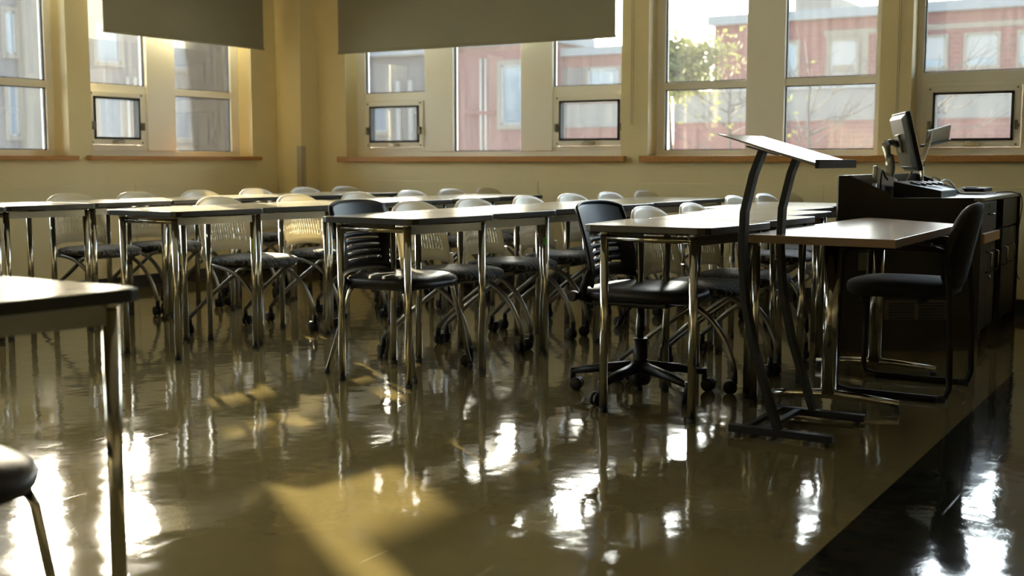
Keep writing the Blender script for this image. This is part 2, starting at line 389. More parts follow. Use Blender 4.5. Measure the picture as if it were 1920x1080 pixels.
def window(n, to, o0, o1, units):
    win = empty('window_%d' % n, to((o0 + o1) / 2, .18, SZ0), kind='structure')
    bar(to, win, 'frame', o0, o1, SZ0, 1.06); bar(to, win, 'frame', o0, o1, 2.66, SZ1)
    for u in units:
        k = u[0]
        if k == 'm':   bar(to, win, 'mullion', u[1], u[2], 1.06, 2.66, w0=.135); 
        elif k == 's': bar(to, win, 'stile', u[1], u[2], 1.06, 2.66)
        elif k == 't':                                              # tall single pane
            pane(to, win, u[1], u[2], 1.06, 2.66)
        elif k == 'p':                                              # pane over pane
            bar(to, win, 'transom', u[1], u[2], 1.510, 1.562)
            pane(to, win, u[1], u[2], 1.06, 1.510); pane(to, win, u[1], u[2], 1.562, 2.66)
        elif k == 'a':
            bar(to, win, 'transom', u[1], u[2], 1.500, 1.565)
            pane(to, win, u[1], u[2], 1.565, 2.66)
            awning(to, win, u[1], u[2], u[5], u[6], u[3], u[4], 1.06, 1.500)
    return win
def winA(n, a):                                                    # awning, flat mullion, divided pane
    window(n, toA, a, a + 1.679, [('s', a, a + .05), ('a', a + .05, a + .655, a + .125, a + .565, 1.147, 1.467), ('m', a + .655, a + .945),
                                  ('p', a + .945, a + 1.585), ('s', a + 1.585, a + 1.679)])
winA(1, 2.19); winA(7, 0.305); winA(8, -1.58) 
window(2, toA, 4.07, 5.75, [('s', 4.07, 4.12), ('a', 4.12, 4.75, 4.195, 4.675, 1.147, 1.467), ('m', 4.75, 5.03), ('p', 5.03, 5.685), ('s', 5.685, 5.75)])
winA(3, 5.955)
window(4, toB, 4.034, 6.695, [('s', 6.60, 6.695), ('a', 5.95, 6.60, 6.01, 6.535, 1.140, 1.450), ('m', 5.665, 5.95), ('t', 5.00, 5.665), ('m', 4.71, 5.00),
                              ('a', 4.08, 4.71, 4.11, 4.64, 1.140, 1.450), ('s', 4.034, 4.08)])
window(5, toB, 2.114, 3.812, [('s', 3.745, 3.812), ('p', 3.10, 3.745), ('m', 2.818, 3.10), ('p', 2.18, 2.818), ('s', 2.114, 2.18)])
window(6, toB, 0.25, 1.907, [('s', 1.866, 1.907), ('a', 1.22, 1.866, 1.287, 1.792, 1.112, 1.430), ('m', 0.94, 1.22), ('p', .30, .94), ('s', .25, .30)])

# ------------------------------------------------------------------ roller blinds
def blind(to, a, b, z, label, chain_u):
    e = empty('roller_blind', to((a + b) / 2, -.05, z), label, 'blind')
    MB().box(to(a, -.050, z + .022), to(b, -.0485, 2.80)).build('blind_cloth', M['blind'], e)
    MB().box(to(a - .004, -.056, z), to(b + .004, -.043, z + .024)).build('hem_bar', M['blind'], e, bevel=.003)
    p0 = Vector(to(a - .01, -.055, 2.83)); p1 = Vector(to(b + .01, -.055, 2.83))
    MB().tube([p0, p1], .035, 14).build('roller', M['blind'], e)
blind(toA, 6.05, 7.742, 1.928, 'dark grey roller blind half lowered over the left-hand window', None)
blind(toB, 4.062, 6.728, 1.896, 'wide dark grey roller blind half lowered over the middle window', None)
blind(toA, 3.98, 5.78, 2.16, 'dark grey roller blind added above the view to cut sun, on the window cut by the left edge', None)  # this and the next three are unseen, added to limit sun and sky glare
blind(toA, 2.10, 3.93, 2.16, 'grey roller blind added out of view to cut sun, on the second window left of the frame edge', None)
blind(toA, .22, 2.06, 2.16, 'grey roller blind added out of view to cut sun, on the third window left of the frame edge', None)
blind(toA, -1.66, .18, 2.16, 'grey roller blind added out of view to cut sun, on the leftmost window', None)
def cord(y, z, label, off):
    e = MB().tube([(XB - .012, y, 2.8), (XB - .012, y, z)], .0013, 6).tube([(XB - .012, y + off, 2.8), (XB - .012, y + off, z)], .0013, 6) \
        .tube([(XB - .012, y, z), (XB - .012, y + off / 2, z - .008), (XB - .012, y + off, z)], .0013, 6)
    tag(e.build('blind_cord', M['pipe']), label, 'cord')
cord(3.93, 1.26, 'thin looped blind cord on the pier right of the wide blind', .016)
cord(1.985, 1.18, 'thin looped blind cord on the pier behind the monitor', .012)

# ------------------------------------------------------------------ student desks
def desk_outline(inset=0.0, n=8):
    L, wn, ww, r = .570, .254, .306, .035
    pts = []
    def half(t): return wn + (ww - wn) * math.sin(t * math.pi / 2) ** 0.9 if t > 0 else wn
    side = [(L * t / n, half(t / n)) for t in range(n + 1)]
    # round the two front and two back corners
    s2 = [(0, wn - r), (r * .3, wn - r * .25), (r, half(r / L))] + side[1:-1] + [(L - r, ww), (L - r * .3, ww - r * .25), (L, ww - r)]
    pts = [(x, -y) for x, y in s2] + [(x, y) for x, y in s2[::-1]]
    if inset:
        out = []
        cx = L / 2
        for x, y in pts:
            out.append((cx + (x - cx) * (1 - inset / (L / 2)), y * (1 - inset / ww)))
        return out
    return pts
def make_desk():
    e = empty('student_desk', (0, 0, 0))
    MB().prism(desk_outline(.004)[::-1], .711, .735).build('tabletop', M['top'], e, bevel=.001)
    MB().ring(desk_outline(), desk_outline(.0045), .709, .7342).build('edge_band', M['edge'], e, bevel=.003)
    fr, bk = .185, .256
    for x, y in ((.055, -fr), (.055, fr), (.525, -bk), (.525, bk)):
        lg = MB().tube([(x, y, .012), (x, y, .70)], .0165, 12).build('leg', M['chrome'], e)
        MB().lathe([(.0165, 0), (.0175, .002), (.0175, .016), (.0168, .018)], (x, y, 0), 12).build('foot', M['gasket'], lg)
        MB().lathe([(.012, .695), (.019, .700), (.019, .709)], (x, y, 0), 12).build('bracket', M['chrome'], lg)
    for a, b in (((.055, -fr), (.055, fr)), ((.525, -bk), (.525, bk))):
        MB().tube([(a[0], a[1], .683), (b[0], b[1], .683)], .013, 10).build('end_rail', M['chrome'], e)
    for s in (-1, 1):
        MB().tube([(.06, s * fr, .682), (.52, s * bk, .682)], 1, rect=(.008, .018)).build('side_rail', M['silver'], e)
    return e
RD, RC, RB, RA, PX = 1.905, 3.215, 4.63, 5.93, 4.035
DW = .58
ordn = ['first', 'second', 'third', 'fourth', 'fifth', 'sixth', 'seventh']
rows = {
    'near': (RD, 5, 0, 'the nearest row beside the lectern', 'desks in the row beside the lectern'),
    'second': (RC, 6, 0, 'the black four-legged chair\'s row', 'desks in the row with the black four-legged chair'),
    'third': (RB, 6, 0, 'the third row from the lectern', 'desks in the third row from the lectern'),
    'back': (RA, 7, -1, 'the farthest row', 'desks in the farthest row along the left wall'),
}
proto = make_desk(); first = True; desks = {}
for key, (ry, n, k0, rn, grp) in rows.items():
    for i in range(n):
        y = ry + ((0, 0, .10, .26, .26)[i] if key == 'near' else 0) + random.uniform(-.006, .006)
        loc = (PX + DW * (i + k0), y, 0)
        lab = 'grey-topped student desk, %s from the left in %s' % (ordn[i], rn)
        if first: d = proto; d.location = loc; d['label'] = lab; first = False
        else: d = dup(proto, loc, random.uniform(-.006, .006), lab)
        d['category'] = 'desk'; d['group'] = grp; desks[key, i] = d
# dup() copies properties of the prototype, so each keeps its own group set above
d = dup(proto, (1.005, 2.10, 0), 0, 'student desk close to the camera, cut by the left edge of the photo')
d['category'] = 'desk'
if 'group' in d: del d['group']
desks['camera', 0] = d
def sticker(desk, x, y, z0, z1, m, lab):
    o = MB().box((x - .0185, y - .009, z0), (x - .0162, y + .009, z1)).build('sticker', M[m], None, origin=(0, 0, 0)); o.parent = desk; o['label'] = lab
sticker(desks['third', 0], .525, -.262, .50, .58, 'lime', 'lime green sticker on a desk leg')
sticker(desks['second', 1], .525, -.262, .56, .60, 'green', 'small green sticker on a desk leg')

# ------------------------------------------------------------------ chair pieces (a chair faces -Y, origin on the floor under the seat)
def cushion(mb, w_, d_, z0, z1, cy=0.0, e=3.2, n=28, dome=.012, drop=.0):
    def ringp(k, z, zf=0):
        out = []
        for i in range(n):
            a = 2 * math.pi * i / n; c, s = math.cos(a), math.sin(a)
            x = w_ * k * math.copysign(abs(c) ** (2 / e), c); y = d_ * k * math.copysign(abs(s) ** (2 / e), s)
            zd = -drop * max(0, (-y / d_ - .45)) ** 2
            out.append((x, cy + y, z + zd))
        return out
    rs = [ringp(.90, z0), ringp(.98, z0 + (z1 - z0) * .2), ringp(1.0, z0 + (z1 - z0) * .55), ringp(.985, z0 + (z1 - z0) * .82), ringp(.94, z1 - .002),
          ringp(.80, z1 + dome * .5), ringp(.5, z1 + dome * .7), ringp(.2, z1 + dome * .5)]
    vs = [p for r in rs for p in r]
    fs = [(i * n + k, i * n + (k + 1) % n, (i + 1) * n + (k + 1) % n, (i + 1) * n + k) for i in range(len(rs) - 1) for k in range(n)]
    fs += [tuple(range(n))[::-1], tuple((len(rs) - 1) * n + k for k in range(n))]
    return mb.add(vs, fs, True)
def shell_pt(u, v, W, zb, zt, y0, lean, crown, sag):
    """point of a backrest shell: u -1..1 across, v 0..1 up"""
    wv = W * (1 - .06 * v) 
    zt_ = zt - crown * abs(u) ** 3.2; zb_ = zb - sag * abs(u) ** 4
    z = zb_ + (zt_ - zb_) * v
    y = y0 + lean * (v ** 1.6) - .045 * u * u - .010 * (1 - v)
    return (wv * u, y, z)
def shell_obj(name, m, parent, us, vs_, holes, P, thick, rim):
    bm = bmesh.new(); g = [[bm.verts.new(shell_pt(u, v, *P)) for u in us] for v in vs_]
    for j in range(len(vs_) - 1):
        for i in range(len(us) - 1):
            um = (us[i] + us[i + 1]) / 2; vm = (vs_[j] + vs_[j + 1]) / 2
            if holes(um, vm): continue
            f = bm.faces.new((g[j][i], g[j][i + 1], g[j + 1][i + 1], g[j + 1][i])); f.smooth = True
    bmesh.ops.recalc_face_normals(bm, faces=bm.faces)
    bmesh.ops.solidify(bm, geom=bm.faces[:], thickness=thick)
    me = bpy.data.meshes.new(name); bm.to_mesh(me); bm.free(); me.materials.append(M[m])
    o = bpy.data.objects.new(name, me); COL.objects.link(o); o.parent = parent; WL[o.name] = Vector((0, 0, 0))
    # rolled rim round the shell
    edge = [shell_pt(u, 0, *P) for u in [-1 + 2 * i / 10 for i in range(11)]] + [shell_pt(1, v, *P) for v in (.2, .4, .6, .8, .93)] + \
           [shell_pt(u, 1, *P) for u in [1 - 2 * i / 16 for i in range(17)]] + [shell_pt(-1, v, *P) for v in (.93, .8, .6, .4, .2)]
    MB().tube(edge + [edge[0]], rim, 8).build('rim', M[m], o)
    return o
def caster(mb, x, y, yaw=0.0, r=.030, z=None):
    c, s = math.cos(yaw), math.sin(yaw); ox, oy = x + .018 * s, y + .018 * c
    for k in (-1, 1):
        cx, cy = ox + c * .012 * k, oy - s * .012 * k
        ax = Vector((c, -s, 0)); up_ = Vector((0, 0, 1)); tn = ax.cross(up_); n = 16; vs = []
        for h, rr in ((-.009, r * .88), (-.006, r), (.006, r), (.009, r * .88)):
            for i in range(n):
                a = 2 * math.pi * i / n; vs.append(Vector((cx, cy, r)) + ax * h + (tn * math.cos(a) + up_ * math.sin(a)) * rr)
        fs = [(i * n + q, i * n + (q + 1) % n, (i + 1) * n + (q + 1) % n, (i + 1) * n + q) for i in range(3) for q in range(n)] + [tuple(range(n)), tuple(3 * n + q for q in range(n))]
        mb.add(vs, fs, True)
    mb.tube([(x, y, r * 1.5), (x, y, r * 1.5 + .055)], [.014, .012], 10)
    mb.tube([(x, y, r * 1.7), (ox, oy, r * 1.15)], .009, 8)
    return mb
lin = lambda a, b, n: [a + (b - a) * i / n for i in range(n + 1)]

def make_white_chair():
    e = empty('nesting_chair', (0, 0, 0))
    cushion(MB(), .222, .215, .405, .442, -.015, drop=.05).build('seat', M['fabric'], e)
    MB().box((-.19, -.17, .392), (.19, .15, .404)).build('seat_pan', M['black'], e, bevel=.004)
    # perforated shell: slots in columns, tall slots and short slots alternating
    P = (.205, .475, .768, .222, .055, .050, .030)
    ncol = 17; us = [-1, -.93, -.84]
    u0, u1 = -.80, .80; cw = (u1 - u0) / ncol
    for i in range(ncol):
        us += [u0 + cw * i, u0 + cw * (i + .44)]
    us += [u1, .86, .94, 1]
    vs_ = [0, .10, .16]; bands = 5; va, vb = .18, .80; bh = (vb - va) / bands; vh = []
    for j in range(bands):
        b = va + bh * j
        for q0, q1 in ((.02, .10), (.14, .22), (.27, .93)):
            vs_ += [b + bh * q0, b + bh * q1]; vh.append((b + bh * q0, b + bh * q1))
    vs_ += [.84, .90, .95, 1]
    def holes(u, v):
        if not (u0 < u < u1): return False
        lim = .80 - .12 * max(0, (v - .55) / .25) ** 2
        if abs(u) > lim: return False
        k = (u - u0) / cw; fr_ = k - math.floor(k)
        if fr_ < .44: return False
        for j, (a, b) in enumerate(vh):
            if a < v < b: return True
        return False
    shell_obj('backrest', 'plastic', e, us, vs_, holes, P, .007, .0065)
    for s in (-1, 1):                                              # stile from shell down to the frame
        MB().tube([(s * .203, .165, .50), (s * .208, .168, .455), (s * .205, .15, .415), (s * .195, .11, .395)], [.012, .013, .012, .010], 8).build('stile', M['plastic'], e)
        fl = MB().tube(arc((s * .198, .13, .398), (s * .212, -.20, .40), (s * .225, -.268, .095), 12), .0125, 10).build('leg', M['silver'], e)
        caster(MB(), s * .225, -.268, s * .4).build('caster', M['black'], fl)
        rl = MB().tube([(s * .198, -.15, .398), (s * .20, -.10, .385), (s * .213, .12, .225), (s * .225, .265, .10)], .0125, 10).build('leg', M['silver'], e)
        caster(MB(), s * .225, .268, 1.0 + s * .5).build('caster', M['black'], rl)
    MB().tube([(-.20, .02, .385), (.20, .02, .385)], .010, 8).build('crossbar', M['silver'], e)
    MB().tube([(-.20, -.12, .388), (.20, -.12, .388)], .010, 8).build('crossbar', M['silver'], e)
    return e
def black_back(parent, P):
    ns = 5; us = lin(-1, -.66, 3) + lin(-.60, .60, 12) + lin(.66, 1, 3)
    sl = []
    vs_ = [0, .08]
    for j in range(ns):
        a = .16 + j * .095; vs_ += [a, a + .028]; sl.append((a, a + .028))
    vs_ += lin(.66, 1, 6)
    return shell_obj('backrest', 'black', parent, us, vs_, lambda u, v: abs(u) < .62 and any(a < v < b for a, b in sl), P, .010, .0065)
def make_black_chair():
    e = empty('four_leg_chair', (0, 0, 0))
    cushion(MB(), .228, .225, .415, .455, -.01, drop=.06).build('seat', M['vinyl'], e)
    MB().box((-.19, -.17, .398), (.19, .17, .414)).build('seat_pan', M['black'], e, bevel=.004)
    black_back(e, (.222, .470, .790, .235, .060, .022, .030))
    for s in (-1, 1):
        MB().tube([(s * .218, .182, .50), (s * .222, .175, .45), (s * .20, .14, .412)], [.013, .014, .012], 8).build('stile', M['black'], e)
        for y0, y1 in ((-.15, -.235), (.14, .262)):
            lg = MB().tube([(s * .185, y0, .405), (s * .195, y0 + (y1 - y0) * .1, .38), (s * .228, y1, .012)], .0105, 10).build('leg', M['chrome'], e)
            MB().lathe([(.012, 0), (.0135, .003), (.0125, .022)], (s * .228, y1, 0), 10).build('foot', M['gasket'], lg)
    return e
def make_task_chair():
    e = empty('task_chair', (0, 0, 0))
    cushion(MB(), .240, .235, .415, .462, -.03, drop=.07).build('seat', M['vinyl'], e)
    MB().box((-.20, -.20, .395), (.20, .17, .414)).build('seat_pan', M['black'], e, bevel=.006)
    black_back(e, (.225, .500, .806, .170, .070, .022, .030))
    for s in (-1, 1):
        MB().tube([(s * .222, .125, .54), (s * .228, .15, .48), (s * .215, .165, .425), (s * .17, .12, .398)], [.013, .016, .02, .012], 8).build('stile', M['black'], e)
        MB().lathe([(.018, -.02), (.022, -.012), (.022, .012), (.018, .02)], (s * .245, .19, .43), 10, 'x').build('knob', M['black'], e)
    MB().box((-.06, -.09, .372), (.06, .07, .396)).build('tilt_mechanism', M['black'], e, bevel=.004)
    MB().tube([(0, 0, .08), (0, 0, .24)], .030, 16).tube([(0, 0, .24), (0, 0, .372)], .014, 12).build('gas_lift', M['black'], e)
    MB().tube([(-.03, .02, .38), (-.09, .03, .35), (-.13, .03, .325), (-.16, .03, .30)], [.005, .005, .012, .010], 8).build('lever', M['black'], e)
    hub = MB().lathe([(.036, .045), (.045, .06), (.045, .13), (.032, .15)], (0, 0, 0), 18)
    hub.build('hub', M['black'], e)
    for k in range(5):
        a = math.radians(100 + 72 * k); c, s = math.cos(a), math.sin(a); R_ = .295
        lg = MB().tube([(c * .03, s * .03, .118), (c * .17, s * .17, .105), (c * R_, s * R_, .082)], [.026, .020, .013], 8)
        lg.tube([(c * R_, s * R_, .082), (c * R_, s * R_, .062)], .012, 8)
        l_ = lg.build('leg', M['black'], e)
        caster(MB(), c * R_, s * R_, a * 1.7, r=.029).build('caster', M['black'], l_)
    return e

wc = make_white_chair(); firstw = True
chairs = [
    ('near', [(4.925, 1.92 + .13), (5.45, 2.05), (6.78, 2.34), (7.30, 2.34), (7.84, 2.34)], 'the nearest row beside the lectern', 'cream chairs in the row beside the lectern'),
    ('second', [(4.93, 3.37), (5.50, 3.38), (6.08, 3.37), (6.63, 3.38), (7.15, 3.37), (7.72, 3.38)], 'the black four-legged chair\'s row', 'cream chairs in the row with the black four-legged chair'),
    ('third', [(4.97, 4.78), (5.62, 4.77), (6.24, 4.78), (6.84, 4.78), (7.33, 4.78), (7.84, 4.78)], 'the third row from the lectern', 'cream chairs in the third row from the lectern'),
    ('back', [(4.99, 6.10), (5.52, 6.09), (6.09, 6.10), (6.66, 6.10), (7.22, 6.10), (7.70, 6.09)], 'the farthest row', 'cream chairs in the farthest row along the left wall'),
]
for key, pos, rn, grp in chairs:
    for i, (x, y) in enumerate(pos):
        lab = 'cream perforated-back chair on casters, %s from the left in %s' % (ordn[i], rn)
        if firstw: c = wc; c.location = (x, y, 0); c['label'] = lab; firstw = False
        else: c = dup(wc, (x, y, 0), random.uniform(-.05, .05), lab)
        c['category'] = 'chair'; c['group'] = grp
bc = make_black_chair(); bc.location = (4.43, 3.32, 0); bc.rotation_euler = (0, 0, .02)
tag(bc, 'black slotted-back chair with four splayed chrome legs and a black seat', 'chair')
bc2 = dup(bc, (1.135, 1.965, 0), -.22, 'black padded chair with chrome legs at the bottom left edge')
tc_ = make_task_chair(); tc_.location = (4.49, 2.12, 0); tc_.rotation_euler = (0, 0, .02)
tag(tc_, 'black swivel task chair with five-star caster base beside the lectern', 'chair')

# ------------------------------------------------------------------ lectern
le = empty('lectern', (4.18, 1.36, 0), 'black metal lectern stand with a slanted glossy reading top', 'lectern')
xl, xr = 3.96, 4.41
yt, zt_, yb, zb_ = 1.580, 1.072, 1.232, .972                          # high edge, low edge of the slope
t_ = .012
sl_ = MB().hexa([(xl, yb, zb_ - t_), (xr, yb, zb_ - t_), (xr, yt, zt_ - .004), (xl, yt, zt_ - .004), (xl, yb, zb_), (xr, yb, zb_), (xr, yt, zt_), (xl, yt, zt_)])
sl_.build('reading_top', M['lectop'], le, bevel=.001)
MB().box((xl, yb - .014, zb_ - .020), (xr, yb, zb_ + .010)).build('lip', M['blackmetal'], le, bevel=.001)
for px_ in (3.985, 4.385):
    pts = [(px_, 1.425, 1.010), (px_, 1.455, .93), (px_, 1.485, .80), (px_, 1.490, .65), (px_, 1.475, .48), (px_, 1.435, .30), (px_, 1.375, .12), (px_, 1.345, .035)]
    MB().tube(pts, 1, rect=(.011, .022)).build('post', M['blackmetal'], le, bevel=.001)
    MB().box((px_ - .018, 1.150, .014), (px_ + .018, 1.525, .040)).build('foot_bar', M['blackmetal'], le, bevel=.002)
    for y in (1.18, 1.495):
        MB().lathe([(.014, 0), (.014, .014)], (px_, y, 0), 12).build('glide', M['gasket'], le)
    MB().hexa([(px_ - .015, 1.37, 0.996), (px_ + .015, 1.37, 0.996), (px_ + .015, 1.48, 1.026), (px_ - .015, 1.48, 1.026),
               (px_ - .015, 1.37, 0.999), (px_ + .015, 1.37, 0.999), (px_ + .015, 1.48, 1.030), (px_ - .015, 1.48, 1.030)]).build('bracket', M['blackmetal'], le)
MB().tube([(3.985, 1.40, .030), (4.385, 1.40, .030)], 1, rect=(.012, .008)).build('cross_bar', M['blackmetal'], le)
MB().tube([(3.985, 1.47, .030), (4.385, 1.47, .030)], 1, rect=(.010, .008)).build('cross_bar', M['blackmetal'], le)

# ------------------------------------------------------------------ teacher's table
tt = empty('teacher_table', (5.0, 1.33, 0), 'brown-edged maple table on chrome T-legs, in front of the dark console', 'table')
poly = [(4.255, 1.03), (5.47, 1.045), (5.93, 1.575), (4.285, 1.60)]
MB().prism([(4.258, 1.033), (5.468, 1.048), (5.925, 1.572), (4.288, 1.597)], .676, .702).build('tabletop', M['deskwood'], tt, bevel=.001)
MB().ring(poly, [(4.2585, 1.0335), (5.4675, 1.0485), (5.9245, 1.5715), (4.2885, 1.5965)], .672, .7015).build('edge_band', M['deskedge'], tt)
for cx, cy in ((4.66, 1.37), (5.55, 1.42)):
    MB().tube([(cx, cy, .05), (cx, cy, .672)], .030, 18).build('column', M['chrome'], tt)
    f_ = MB().tube([(cx + .03, cy - .27, .032), (cx + .015, cy - .13, .045), (cx, cy, .052), (cx - .005, cy + .13, .045), (cx - .01, cy + .27, .032)], [.014, .017, .020, .017, .014], 10)
    fo = f_.build('foot', M['chrome'], tt)
    for s in (-1, 1):
        MB().lathe([(.012, 0), (.016, .006), (.016, .018), (.008, .024)], (cx + .028 if s < 0 else cx - .01, cy + s * .26, 0), 12).build('glide', M['gasket'], fo)
    MB().box((cx - .05, cy - .18, .660), (cx + .05, cy + .16, .674)).build('mounting_plate', M['blackmetal'], tt)

# ------------------------------------------------------------------ dark console (teacher's podium)
po = empty('console_desk', (6.9, 1.45, 0), 'dark laminate teaching console with drawers and sloped equipment well', 'console')
A = Vector((6.05, 1.757)); B = Vector((6.46, 1.13)); XE = 7.66
def onf(t): q = A + (B - A) * t; return (q.x, q.y)
T_ = .025
# front panel (faces the students and the camera): raised at one end, sloping down to the counter
kz = [(0.0, .905), (.07, .905), (.36, .812), (.365, .790), (1.0, .790)]
nrm = Vector((-(B - A).y, (B - A).x)).normalized() * -1
if nrm.x > 0: nrm = -nrm
inn = -nrm * T_
fp = MB()
for (t0, z0), (t1, z1) in zip(kz[:-1], kz[1:]):
    a = onf(t0); b = onf(t1); a2 = (a[0] + inn.x, a[1] + inn.y); b2 = (b[0] + inn.x, b[1] + inn.y)
    fp.hexa([(*a, .0), (*b, .0), (*b2, .0), (*a2, .0), (*a, z0), (*b, z1), (*b2, z1), (*a2, z0)])
fp.build('front_panel', M['cabinet'], po)
ab = onf(0); 
MB().box((6.09, 1.732, 0), (XE, 1.757, .905)).build('back_panel', M['cabinet'], po, bevel=.001)
MB().hexa([(XE - .02, 1.50, .0), (XE, 1.50, .0), (XE, 1.732, 0), (XE - .02, 1.732, 0), (XE - .02, 1.50, .812), (XE, 1.50, .812), (XE, 1.732, .905), (XE - .02, 1.732, .905)]).build('side_panel', M['cabinet'], po)
MB().box((XE - .02, 1.13, 0), (XE, 1.50, .785)).build('side_panel', M['cabinet'], po)
MB().box((6.13, 1.66, .735), (XE - .03, 1.731, .750)).prism([(6.37, 1.31), (XE - .03, 1.31), (XE - .03, 1.66), (6.145, 1.66)], .735, .750).build('well_floor', M['cabinet'], po)
MB().prism([(6.458, 1.128), (XE, 1.128), (XE, 1.50), (6.255, 1.48)], .772, .790).build('countertop', M['cabtop'], po, bevel=.002)
# storage body
MB().box((6.50, 1.165, .08), (6.93, 1.62, .77)).box((6.50, 1.20, 0), (6.93, 1.60, .08)).build('cabinet_body', M['cabinet'], po)
MB().box((6.93, 1.22, .08), (7.12, 1.62, .77)).build('recess', M['base'], po)
MB().box((7.14, 1.165, .08), (7.62, 1.62, .77)).box((7.14, 1.20, 0), (7.62, 1.60, .08)).build('cabinet_body', M['cabinet'], po)
MB().box((6.44, 1.13, .0), (6.475, 1.60, .772)).build('side_panel', M['cabinet'], po)
dr = MB().box((6.480, 1.140, .612), (6.915, 1.164, .765)).build('drawer', M['cabinet'], po, bevel=.002)
MB().tube([(6.66, 1.140, .70), (6.66, 1.115, .70), (6.74, 1.115, .70), (6.74, 1.140, .70)], .005, 8).build('handle', M['chrome'], dr)
MB().lathe([(.010, 1.136), (.010, 1.140)], (6.70, 0, .742), 12, 'y').build('lock', M['bronze'], dr)
MB().box((6.480, 1.120, .555), (6.930, 1.175, .605)).build('pull_out_board', M['board'], po, bevel=.002)
for (x0, x1, hx) in ((6.480, 6.695, 6.665), (6.700, 6.925, 6.86)):
    dd = MB().box((x0, 1.142, .09), (x1, 1.164, .548)).build('door', M['cabinet'], po, bevel=.002)
    MB().tube([(hx, 1.142, .50), (hx, 1.112, .495), (hx, 1.112, .395), (hx, 1.142, .39)], .005, 8).build('handle', M['chrome'], dd)
    if hx > 6.7: MB().lathe([(.008, 1.132), (.008, 1.142)], (6.76, 0, .36), 12, 'y').build('lock', M['chrome'], dd)
for (x0, x1) in ((7.145, 7.38), (7.385, 7.62)):
    dd = MB().box((x0, 1.142, .09), (x1, 1.164, .60)).build('door', M['cabinet'], po, bevel=.002)
    MB().tube([(x0 + .03, 1.142, .50), (x0 + .03, 1.115, .495), (x0 + .03, 1.115, .40), (x0 + .03, 1.142, .395)], .005, 8).build('handle', M['chrome'], dd)
MB().box((7.145, 1.142, .61), (7.62, 1.164, .765)).build('drawer', M['cabinet'], po, bevel=.002)
# vent grille and cable plate on the front panel
def onpanel(t0, t1, z0, z1, out, name, m, slats=0):
    a = Vector(onf(t0)); b = Vector(onf(t1)); o1 = nrm * out
    g = MB().hexa([(*a, z0), (*b, z0), (*(b + o1), z0), (*(a + o1), z0), (*a, z1), (*b, z1), (*(b + o1), z1), (*(a + o1), z1)]).build(name, M[m], po)
    for k in range(slats):
        z = z0 + (z1 - z0) * (k + .7) / (slats + .4)
        for q0, q1 in ((.06, .47), (.53, .94)):
            c = a + (b - a) * q0 + o1; d_ = a + (b - a) * q1 + o1; o2 = nrm * .005
            MB().hexa([(*c, z - .004), (*d_, z - .004), (*(d_ + o2), z - .008), (*(c + o2), z - .008), (*c, z + .002), (*d_, z + .002), (*(d_ + o2), z - .003), (*(c + o2), z - .003)]).build('slat', M['cabinet'], g)
onpanel(.34, .78, .165, .265, .006, 'grille', 'grille', 6)
onpanel(.15, .23, .42, .51, .005, 'outlet_plate', 'grille')

# monitor on its arm (back towards the camera)
mo = empty('computer_monitor', (6.80, 1.62, .75), 'black flat monitor seen from behind on a silver arm over the console', 'monitor')
an = math.radians(22.5); ux = Vector((math.cos(an), math.sin(an), 0)); nb = Vector((-math.sin(an), math.cos(an), 0))     # nb: out of the back
lean = math.radians(14); upv = (zz * math.cos(lean) + nb * math.sin(lean)); nbt = (nb * math.cos(lean) - zz * math.sin(lean))
mc = Vector((6.85, 1.615, 1.085))
def mbox(mb, u0, u1, v0, v1, n0, n1, k=1.0):
    p = []
    for n_, kk in ((n0, 1), (n1, k)):
        for (u, v) in ((u0, v0), (u1, v0), (u1, v1), (u0, v1)):
            p.append(mc + ux * u * kk + upv * v * kk + nbt * n_)
    return mb.hexa([tuple(q) for q in p])
mbox(MB(), -.235, .235, -.165, .165, -.015, .012).build('bezel', M['black'], mo, bevel=.004)
mbox(MB(), -.225, .225, -.155, .155, .012, .035, .88).build('back_cover', M['greysh'], mo, bevel=.006)
mbox(MB(), -.215, .215, -.145, .145, -.0165, -.015).build('screen', M['farglass'], mo)
mbox(MB(), -.05, .05, -.05, .05, .034, .048).build('mount_plate', M['silver'], mo, bevel=.002)
pj = mc + nbt * .05; pk = mc + nbt * .13 - ux * .10 + zz * .02; pb = Vector((6.66, 1.66, .93)); pbb = Vector((6.66, 1.66, .752))
MB().tube([pj, (pj + pk) / 2 + zz * .01, pk], [.022, .017, .020], 10).build('swivel', M['silver'], mo)
MB().tube([pk, pk + Vector((.04, .0, -.06)), (pk + pb) / 2 + Vector((.05, 0, .0)), pb + Vector((.03, 0, 0))], [.024, .020, .024, .026], 12).build('upper_arm', M['silver'], mo)
MB().tube([pb + Vector((.03, 0, .02)), pb + Vector((.02, 0, -.04)), pbb + Vector((.02, 0, 0))], [.026, .024, .022], 12).build('post', M['silver'], mo)
MB().hexa([(6.30, 1.63, .855), (6.70, 1.62, .835), (6.70, 1.645, .835), (6.30, 1.655, .855), (6.30, 1.63, .955), (6.70, 1.62, .875), (6.70, 1.645, .875), (6.30, 1.655, .955)]).build('lower_arm', M['silver'], mo, bevel=.006)
MB().tube([(6.30, 1.642, .86), (6.28, 1.64, .80), (6.31, 1.64, .751)], .012, 8).build('arm_base', M['silver'], mo)

